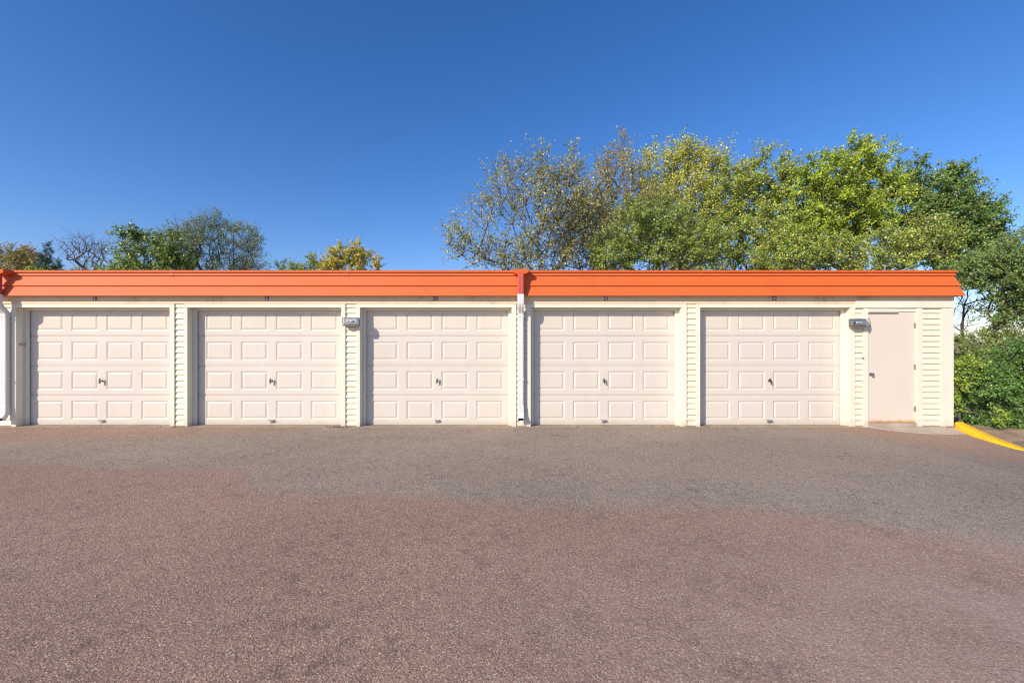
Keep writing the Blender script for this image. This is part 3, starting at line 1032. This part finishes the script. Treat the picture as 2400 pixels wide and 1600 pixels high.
def build_tree(name, cat, label, group, base, lobes, Y, clusters, leaves, leaf, palette, spray=0.7, twigs=5, up=0.5, trunk_r=0.16, bark='bark_pale',
               leafmat='leaf', seed=1, depth=0.75, shell=0.35, limbs=True, tip=0.010, aspect=0.85, sag=0.0, drop=0):
    """lobes: (px, py, rx, ry) ellipses of the crown measured at distance Y; base: foot of the trunk in metres"""
    rng = np.random.default_rng(seed)
    k = Y / F
    L = []
    for (cx, cy, rx, ry) in lobes:
        L.append((wx(cx, Y), Y + rng.uniform(-.3, .3) * rx * k, wz(cy + drop, Y), rx * k, max(rx, ry) * k * depth, ry * k))
    L = np.array(L)
    vol = L[:, 3] * L[:, 4] * L[:, 5]
    pick = rng.choice(len(L), clusters * 3, p=vol / vol.sum())
    d = rng.normal(size=(clusters * 3, 3))
    d /= np.linalg.norm(d, axis=1)[:, None]
    r = rng.uniform(0, 1, clusters * 3) ** (shell)
    P = L[pick, :3] + d * r[:, None] * L[pick, 3:]
    keep = []
    sep = (vol.sum() * 4.2 / clusters) ** (1 / 3) * 0.55
    for i in range(len(P)):
        if all(np.sum((P[i] - P[j]) ** 2) > sep * sep for j in keep[-400:]):
            keep.append(i)
        if len(keep) >= clusters:
            break
    P = P[keep]
    base = np.array(base, float)
    crown_c = np.average(L[:, :3], axis=0, weights=vol)
    zlow = (L[:, 2] - L[:, 5]).min()
    top = np.array([base[0] * .6 + crown_c[0] * .4, base[1] * .5 + crown_c[1] * .5, max(base[2] + (zlow - base[2]) * .9, base[2] + (crown_c[2] - base[2]) * .4)])
    nodes = [base.copy()]
    par = [-1]
    ns = 6
    for i in range(1, ns + 1):
        u = i / ns
        q = base + (top - base) * u + rng.normal(size=3) * .06 * np.array([1, 1, .2]) * (top[2] - base[2]) * .3
        nodes.append(q)
        par.append(len(nodes) - 2)
    first = (L[:, :3] - np.array([0, 0, .25]) * L[:, 5:6]) if limbs else np.zeros((0, 3))
    first = first[np.argsort(np.linalg.norm(first - top, axis=1))]
    order = np.argsort(np.linalg.norm(P - top, axis=1))
    seq = list(first) + [P[i] for i in order]
    tips = []
    for p in seq:
        A = np.array(nodes)
        dv = p - A
        dist = np.linalg.norm(dv, axis=1)
        dist = dist * (1.0 + 0.9 * (1 - dv[:, 2] / np.maximum(dist, 1e-6))) + 2.0 * (A[:, 2] < base[2] + .45 * (top[2] - base[2]))
        j = int(np.argmin(dist))
        a = A[j]
        ln = np.linalg.norm(p - a)
        m = max(1, int(ln / (0.55 * max(1, k * 50))))
        for s in range(1, m + 1):
            u = s / m
            q = a + (p - a) * u
            q[2] -= math.sin(math.pi * u) * ln * .06
            if s < m:
                q += rng.normal(size=3) * ln * .035
            nodes.append(q)
            par.append(j if s == 1 else len(nodes) - 2)
        tips.append(len(nodes) - 1)
    nodes = np.array(nodes)
    cnt = np.zeros(len(nodes))
    cnt[tips] += 1
    for i in range(len(nodes) - 1, 0, -1):
        cnt[par[i]] += cnt[i]
    cnt = np.maximum(cnt, 1)
    rad = tip * cnt ** 0.5
    rad *= min(3.0, max(0.6, trunk_r / rad[0])) ** np.clip((cnt - 1) / 12.0, 0, 1)
    t = empty(name, tuple(base), label=label, category=cat)
    if group:
        t['group'] = group
    V, Fc = [], []

    def tubes(pa, pb, ra, rb, n):
        m_ = len(pa)
        dd = pb - pa
        dd /= np.maximum(np.linalg.norm(dd, axis=1), 1e-6)[:, None]
        ref = np.where(np.abs(dd[:, 2:3]) < .9, np.array([[0, 0, 1.]]), np.array([[1., 0, 0]]))
        u = np.cross(dd, ref)
        u /= np.linalg.norm(u, axis=1)[:, None]
        w = np.cross(dd, u)
        ang = np.arange(n) * 2 * np.pi / n
        c, s = np.cos(ang), np.sin(ang)
        ring = u[:, None, :] * c[None, :, None] + w[:, None, :] * s[None, :, None]
        va = pa[:, None, :] + ring * ra[:, None, None]
        vb = pb[:, None, :] + ring * rb[:, None, None]
        verts = np.concatenate([va, vb], axis=1).reshape(-1, 3)
        kk = np.arange(n)
        f = np.stack([kk, (kk + 1) % n, n + (kk + 1) % n, n + kk], axis=1)
        faces = (f[None] + (np.arange(m_) * 2 * n)[:, None, None]).reshape(-1, 4)
        return verts, faces
    idx = np.arange(1, len(nodes))
    pp = np.array(par)[1:]
    v1, f1 = tubes(nodes[pp], nodes[idx], np.minimum(rad[pp], rad[idx] * 1.8), rad[idx], 6)
    # twigs and leaves
    C = nodes[tips]
    if len(first):
        C = C[len(first):]
    nC = len(C)
    out = C - crown_c
    out /= np.maximum(np.linalg.norm(out, axis=1), 1e-6)[:, None]
    tw_c = np.repeat(np.arange(nC), twigs)
    td = out[tw_c] * .55 + rng.normal(size=(len(tw_c), 3)) * .75 + np.array([0, 0, up])
    td /= np.linalg.norm(td, axis=1)[:, None]
    tl = spray * rng.uniform(.55, 1.25, len(tw_c))
    tend = C[tw_c] + td * tl[:, None]
    tend[:, 2] -= sag * tl
    v2, f2 = tubes(C[tw_c], tend, np.full(len(tw_c), tip * .8), np.full(len(tw_c), tip * .3), 3)
    V = np.concatenate([v1, v2])
    FF = np.concatenate([f1, f2 + len(v1)])
    me = bpy.data.meshes.new('trunk')
    set_mesh(me, V - base, FF)
    me.materials.append(M[bark])
    put('trunk', me, t)
    if leaves <= 0:
        return t
    per = np.full(len(tw_c), leaves // len(tw_c))
    w = rng.uniform(.25, 1.75, nC)[tw_c]
    per = np.maximum(1, (per * w)).astype(int)
    lw = np.repeat(np.arange(len(tw_c)), per)
    n = len(lw)
    u = rng.uniform(.05, 1.0, n)
    c0 = C[tw_c][lw] + (tend - C[tw_c])[lw] * u[:, None]
    c0 += np.clip(rng.normal(size=(n, 3)), -1.5, 1.5) * (spray * .135) * (1.15 - .5 * u)[:, None]
    ls = leaf * rng.uniform(.6, 1.25, n)
    nrm = rng.normal(size=(n, 3)) * .58 + np.array([-.35, -.5, .5])
    nrm /= np.linalg.norm(nrm, axis=1)[:, None]
    ax = rng.normal(size=(n, 3)) + np.array([0, 0, -.3])
    ax -= nrm * np.sum(ax * nrm, axis=1)[:, None]
    ax /= np.linalg.norm(ax, axis=1)[:, None]
    sd = np.cross(nrm, ax)
    fold = rng.uniform(.05, .3, n)[:, None]
    h = ls[:, None] * .5
    b0 = c0 - ax * h
    b2 = c0 + ax * h
    mid = c0 - ax * h * .15
    b1 = mid + (sd * aspect + nrm * fold) * h
    b3 = mid + (-sd * aspect + nrm * fold) * h
    verts = np.stack([b0, b1, b2, b3], axis=1).reshape(-1, 3)
    o = np.arange(n)[:, None] * 4
    tri = np.concatenate([o + np.array([[0, 1, 2]]), o + np.array([[0, 2, 3]])], axis=1).reshape(-1, 3)
    pal = np.array([c for c, _ in palette])
    wt = np.array([q for _, q in palette], float)
    cl_shift = rng.normal(size=nC) * .12
    cc = pal[rng.choice(len(pal), n, p=wt / wt.sum())]
    cc = cc * 2.75 * (1 + cl_shift[tw_c][lw])[:, None] * rng.uniform(.75, 1.25, n)[:, None]
    me = bpy.data.meshes.new('crown')
    set_mesh(me, verts - base, tri)
    at = me.attributes.new('leaf_tint', 'FLOAT_COLOR', 'FACE')
    rgba = np.ones((n * 2, 4), np.float32)
    rgba[:, :3] = np.repeat(np.clip(cc, .004, .9), 2, axis=0)
    at.data.foreach_set('color', rgba.ravel())
    me.materials.append(M[leafmat])
    put('crown', me, t, kind='stuff')
    return t


def set_mesh(me, V, Fc):
    V = np.asarray(V, np.float32)
    Fc = np.asarray(Fc, np.int32)
    n = Fc.shape[1]
    me.vertices.add(len(V))
    me.vertices.foreach_set('co', V.ravel())
    me.loops.add(Fc.size)
    me.loops.foreach_set('vertex_index', Fc.ravel())
    me.polygons.add(len(Fc))
    me.polygons.foreach_set('loop_start', np.arange(0, Fc.size, n, dtype=np.int32))
    me.update(calc_edges=True)


OLIVE = [((.135, .135, .040), 4), ((.10, .11, .036), 4), ((.19, .16, .06), 2), ((.24, .19, .10), 1)]
YGREEN = [((.22, .21, .030), 4), ((.15, .17, .028), 4), ((.30, .25, .045), 2), ((.09, .11, .025), 2)]
LGREEN = [((.135, .170, .032), 5), ((.10, .135, .028), 4), ((.19, .20, .035), 1.2), ((.06, .085, .022), 2)]
BRIGHT = [((.175, .218, .022), 5), ((.12, .162, .020), 4), ((.24, .25, .025), 1.5), ((.055, .085, .018), 2)]
DARK = [((.072, .118, .030), 5), ((.052, .088, .026), 4), ((.11, .15, .035), 2), ((.16, .16, .04), .7)]
LOCUST = [((.085, .105, .048), 5), ((.065, .085, .042), 4), ((.13, .14, .06), 2)]
SHRUB = [((.060, .115, .025), 5), ((.042, .085, .020), 4), ((.10, .15, .035), 2)]
LIME = [((.13, .18, .02), 4), ((.09, .14, .02), 4), ((.20, .22, .03), 2)]
YELLOW = [((.33, .24, .028), 4), ((.25, .21, .028), 4), ((.12, .14, .025), 4), ((.28, .17, .05), 1)]
TAN = [((.22, .17, .07), 4), ((.15, .13, .05), 4), ((.10, .10, .035), 3)]
RUST = [((.16, .065, .035), 4), ((.11, .05, .03), 4), ((.20, .11, .05), 2)]
PINE = [((.025, .060, .035), 5), ((.018, .045, .028), 4), ((.04, .075, .04), 2)]

G = 'trees behind the garages'


def foot(px, Y, z=-.4):
    return (wx(px, Y), Y, z)


build_tree('poplar_tree', 'tree', 'thin olive tree leaning left above downspout, sky showing through', G, foot(1265, 18), [
    (1090, 545, 55, 60), (1150, 470, 60, 60), (1195, 400, 48, 58), (1270, 395, 62, 58), (1330, 400, 40, 60), (1180, 580, 70, 50), (1290, 500, 100, 85), (1265, 590, 75, 50)],
    18, 210, 17000, .085, OLIVE, spray=0.95, up=0.9, seed=3, trunk_r=0.1, shell=.45, drop=26)
build_tree('poplar_tree', 'tree', 'tall narrow brownish olive tree, its spire left of the yellow one', G, foot(1400, 20), [
    (1435, 345, 48, 46), (1450, 400, 58, 60), (1420, 470, 78, 70), (1400, 560, 95, 75), (1490, 470, 45, 60)],
    20, 190, 23000, .085, [((.16, .135, .045), 4), ((.12, .11, .036), 4), ((.20, .14, .06), 2), ((.15, .14, .03), 2)], spray=1.0, up=1.0, seed=4, shell=.45, trunk_r=0.12, drop=28)
build_tree('poplar_tree', 'tree', 'yellow leaved tall tree in the middle of the tree row', G, foot(1600, 22), [
    (1600, 345, 62, 42), (1575, 400, 85, 60), (1660, 385, 55, 50), (1620, 470, 105, 70), (1720, 410, 40, 45), (1590, 560, 110, 80)],
    22, 230, 36000, .095, YGREEN, spray=1.0, up=0.8, seed=5, shell=.42, trunk_r=0.12, drop=16)
build_tree('poplar_tree', 'tree', 'medium green round tree low in front of the yellow one', G, foot(1530, 17.5), [
    (1530, 540, 95, 85), (1460, 590, 80, 55), (1620, 590, 80, 60)],
    17.5, 170, 26000, .075, LGREEN, spray=.6, up=.35, seed=6, shell=.4, trunk_r=0.11)
build_tree('poplar_tree', 'tree', 'light green broad tree between the yellow and brightest trees', G, foot(1790, 20), [
    (1790, 400, 80, 58), (1740, 470, 80, 70), (1840, 450, 95, 75), (1780, 560, 120, 85), (1720, 420, 45, 45)],
    20, 250, 46000, .085, LGREEN + [((.24, .22, .035), 2)], spray=.7, up=.45, seed=7, shell=.4, trunk_r=0.11, drop=18)
build_tree('poplar_tree', 'tree', 'brightest lime green dense tree, tallest on the right', G, foot(1990, 19), [
    (2000, 375, 70, 55), (2070, 360, 50, 50), (1930, 420, 80, 70), (2020, 460, 105, 80), (1910, 520, 90, 65), (2090, 430, 40, 60)],
    19, 250, 52000, .085, BRIGHT, spray=.65, up=.45, seed=8, shell=.4, trunk_r=0.11, drop=20)
build_tree('poplar_tree', 'tree', 'pale green tree just above the roof, below the lime one', G, foot(2050, 17), [
    (2090, 590, 95, 55), (1960, 600, 70, 40), (2180, 560, 65, 55), (1850, 600, 70, 40)],
    17, 160, 22000, .075, LGREEN + [((.25, .23, .04), 2)], spray=.6, up=.4, seed=9, shell=.4, trunk_r=0.11)
build_tree('poplar_tree', 'tree', 'dark green large tree sloping down to the right', G, foot(2220, 19), [
    (2160, 430, 50, 55), (2200, 470, 75, 60), (2260, 520, 80, 60), (2170, 530, 75, 60), (2310, 555, 45, 42), (2230, 590, 75, 45)],
    19, 220, 52000, .085, DARK, spray=.65, up=.35, seed=10, shell=.4, bark='bark_dark', trunk_r=0.11)
build_tree('ash_tree', 'tree', 'dark leafy tree with crooked trunk right of the roof corner', G, foot(2275, 13, -.3), [
    (2330, 640, 70, 60), (2390, 610, 60, 60), (2270, 640, 45, 35), (2400, 700, 75, 60), (2350, 735, 45, 35), (2450, 600, 60, 60)],
    13, 170, 30000, .060, [((.075, .11, .03), 5), ((.055, .085, .026), 4), ((.12, .15, .035), 2)] + [((.11, .14, .035), 2)], spray=.45, up=.2, seed=11, shell=.45, bark='bark_dark', trunk_r=0.06, tip=.007)
build_tree('bare_tree', 'tree', 'leafless slender stems beside the right wall corner', G, foot(2262, 14, -.3), [
    (2255, 700, 30, 60), (2300, 690, 30, 55), (2250, 770, 25, 30)],
    14, 34, 0, .05, DARK, spray=.5, up=.5, seed=12, bark='bark_dark', trunk_r=0.035, tip=.006)
build_tree('shrub', 'shrub', 'broad dark green shrub mass right of the garage', 'shrubs right of the garage', foot(2370, 9.4, -.3), [
    (2360, 900, 85, 70), (2330, 965, 75, 48), (2420, 965, 80, 55), (2400, 850, 70, 45), (2300, 900, 50, 60), (2275, 965, 40, 35), (2335, 990, 60, 25), (2410, 990, 60, 25)],
    9.4, 230, 40000, .040, SHRUB, spray=.32, up=.45, seed=13, shell=.42, trunk_r=.04, tip=.004, depth=.5)
build_tree('shrub', 'shrub', 'yellow green shrub against the right wall corner', 'shrubs right of the garage', foot(2250, 9.2, -.3), [
    (2262, 862, 30, 20), (2246, 895, 20, 22), (2240, 925, 12, 20), (2242, 962, 11, 18)],
    9.2, 60, 3000, .045, LIME, spray=.22, up=.3, seed=14, shell=.5, trunk_r=.02, tip=.003)
build_tree('shrub', 'shrub', 'olive green tall shrub behind the dark one', 'shrubs right of the garage', foot(2340, 12.5, -.3), [
    (2330, 820, 70, 40), (2400, 800, 60, 45), (2270, 820, 50, 30), (2340, 870, 90, 50)],
    12.5, 130, 26000, .05, [((.10, .12, .035), 4), ((.065, .09, .025), 4), ((.15, .15, .045), 2)], spray=.32, up=.3, seed=15, shell=.42, trunk_r=.05, tip=.005)
build_tree('shrub', 'shrub', 'small bright green sapling at the foot of the dark shrub', 'shrubs right of the garage', foot(2345, 8.7, -.3), [
    (2346, 970, 13, 14), (2342, 990, 11, 9)],
    8.7, 20, 420, .042, LIME, spray=.07, up=.3, seed=16, shell=.5, trunk_r=.012, tip=.003)

# left-hand skyline
build_tree('round_tree', 'tree', 'tan brown rounded tree at the far left roof end', G, foot(20, 30), [
    (15, 615, 40, 38), (45, 605, 32, 28), (-30, 610, 40, 40), (30, 650, 60, 30)], 30, 110, 22000, .085, TAN, spray=.6, up=.3, seed=21, shell=.4, leafmat='leaf_matt')
build_tree('red_tree', 'tree', 'reddish brown tree between the tan tree and the pine', G, foot(78, 33), [
    (62, 600, 20, 18), (85, 620, 22, 22), (70, 645, 30, 22)], 33, 60, 9000, .09, RUST, spray=.6, up=.3, seed=22, leafmat='leaf_matt')
build_tree('pine_tree', 'tree', 'small dark pine above the left roof edge', G, foot(115, 26), [
    (104, 580, 6, 12), (108, 596, 13, 12), (116, 610, 20, 11), (136, 622, 20, 9), (100, 622, 20, 9), (118, 636, 34, 10), (120, 655, 40, 14)], 26, 80, 16000, .11, PINE, spray=.35, up=.15, seed=23, aspect=.13, bark='bark_dark', leafmat='leaf_matt')
build_tree('shrub', 'shrub', 'yellow green bush top just above roof left of the bare tree', G, foot(98, 22), [
    (96, 640, 24, 8), (100, 655, 35, 13)], 22, 40, 2600, .08, LIME, spray=.4, up=.2, seed=24)
build_tree('bare_tree', 'tree', 'leafless thin branched tree left of the big green trees', G, foot(212, 27), [
    (200, 590, 40, 34), (240, 600, 28, 30), (178, 605, 22, 18), (215, 640, 30, 20)], 27, 75, 0, .08, TAN, spray=.7, up=.6, seed=25, bark='bark_bare', trunk_r=.1, tip=.012)
build_tree('shrub', 'shrub', 'dull olive brush along roof under the bare tree', G, foot(200, 29), [
    (170, 632, 18, 9), (205, 628, 20, 9), (235, 632, 18, 9), (205, 655, 60, 18)], 29, 60, 3800, .09, TAN + [((.08, .11, .03), 4)], spray=.5, up=.2, seed=26)
build_tree('broadleaf_tree', 'tree', 'fresh green large leaved tree in front of the spreading grey green tree', G, foot(360, 24), [
    (320, 550, 38, 25), (345, 590, 60, 35), (400, 590, 45, 45), (300, 615, 35, 25), (268, 580, 9, 9), (415, 620, 45, 25), (340, 640, 80, 25)],
    24, 150, 14000, .13, [((.085, .122, .03), 5), ((.06, .088, .025), 4), ((.15, .17, .04), 2)], spray=.75, up=.25, seed=27, shell=.5, trunk_r=0.1, drop=12)
build_tree('locust_tree', 'tree', 'widest grey green tree with spreading dark limbs on left', G, foot(490, 30), [
    (485, 520, 50, 28), (430, 540, 50, 32), (540, 560, 60, 40), (580, 550, 42, 30), (470, 570, 75, 42), (600, 600, 32, 32), (540, 615, 65, 26), (430, 590, 50, 32)],
    30, 260, 40000, .07, LOCUST, spray=.85, up=.3, seed=28, shell=.45, bark='bark_dark', trunk_r=0.15, tip=0.009, drop=14)
build_tree('round_tree', 'tree', 'tiny dark treetop left of the golden tree', G, foot(667, 40), [
    (670, 625, 24, 11), (668, 650, 35, 18)], 40, 40, 3000, .11, DARK, spray=.6, up=.2, seed=29)
build_tree('round_tree', 'tree', 'golden yellow autumn tree alone above the roof', G, foot(820, 32), [
    (830, 585, 40, 28), (800, 605, 55, 30), (860, 612, 40, 25), (760, 612, 30, 24), (820, 640, 75, 25)],
    32, 130, 20000, .105, YELLOW, spray=.6, up=.4, seed=30, shell=.42, drop=14)
build_tree('shrub', 'shrub', 'green bush top attached left of golden tree', G, foot(722, 28), [
    (722, 615, 20, 18), (715, 645, 35, 20)], 28, 50, 3200, .095, [((.13, .16, .03), 4), ((.08, .12, .025), 4), ((.25, .2, .03), 2)], spray=.5, up=.3, seed=31)

# ------------------------------------------------------------------ litter at the wall foot
rng = np.random.default_rng(77)
mb = MB()
spots = [(-3.2, 7.95, .10, 40), (3.0, 7.97, .5, 12), (1.6, 7.97, .9, 16), (-6.1, 7.96, .25, 16), (8.05, 7.93, .10, 10), (-8.2, 7.96, .6, 14)]
for (x, y, sx, n) in spots:
    for _ in range(n):
        p = Vector((x + rng.normal() * sx, min(7.975, y + rng.normal() * .022), .012 + abs(rng.normal()) * .008))
        s = .012 + rng.uniform() * .018
        a = rng.uniform() * 6.28
        u = Vector((math.cos(a), math.sin(a) * .7, rng.normal() * .25)) * s
        w = Vector((-math.sin(a), math.cos(a) * .7, rng.normal() * .25)) * s * .5
        mb.add([p - u, p + w, p + u + Vector((0, 0, .006)), p - w], [(0, 1, 2), (0, 2, 3)])
me = bpy.data.meshes.new('leaf_litter')
me.from_pydata(mb.v, [], mb.f)
lm, t, b = new_mat('dry_leaf')
b.inputs['Roughness'].default_value = 0.8
t.links.new(mixc(t, remap(t, noise(t, pos(t), 25, 2), .35, .65), (.05, .03, .018), (.16, .09, .04)), b.inputs['Base Color'])
me.materials.append(lm)
put('leaf_litter', me, kind='stuff', label='dry brown leaf scraps along the foot of the wall')
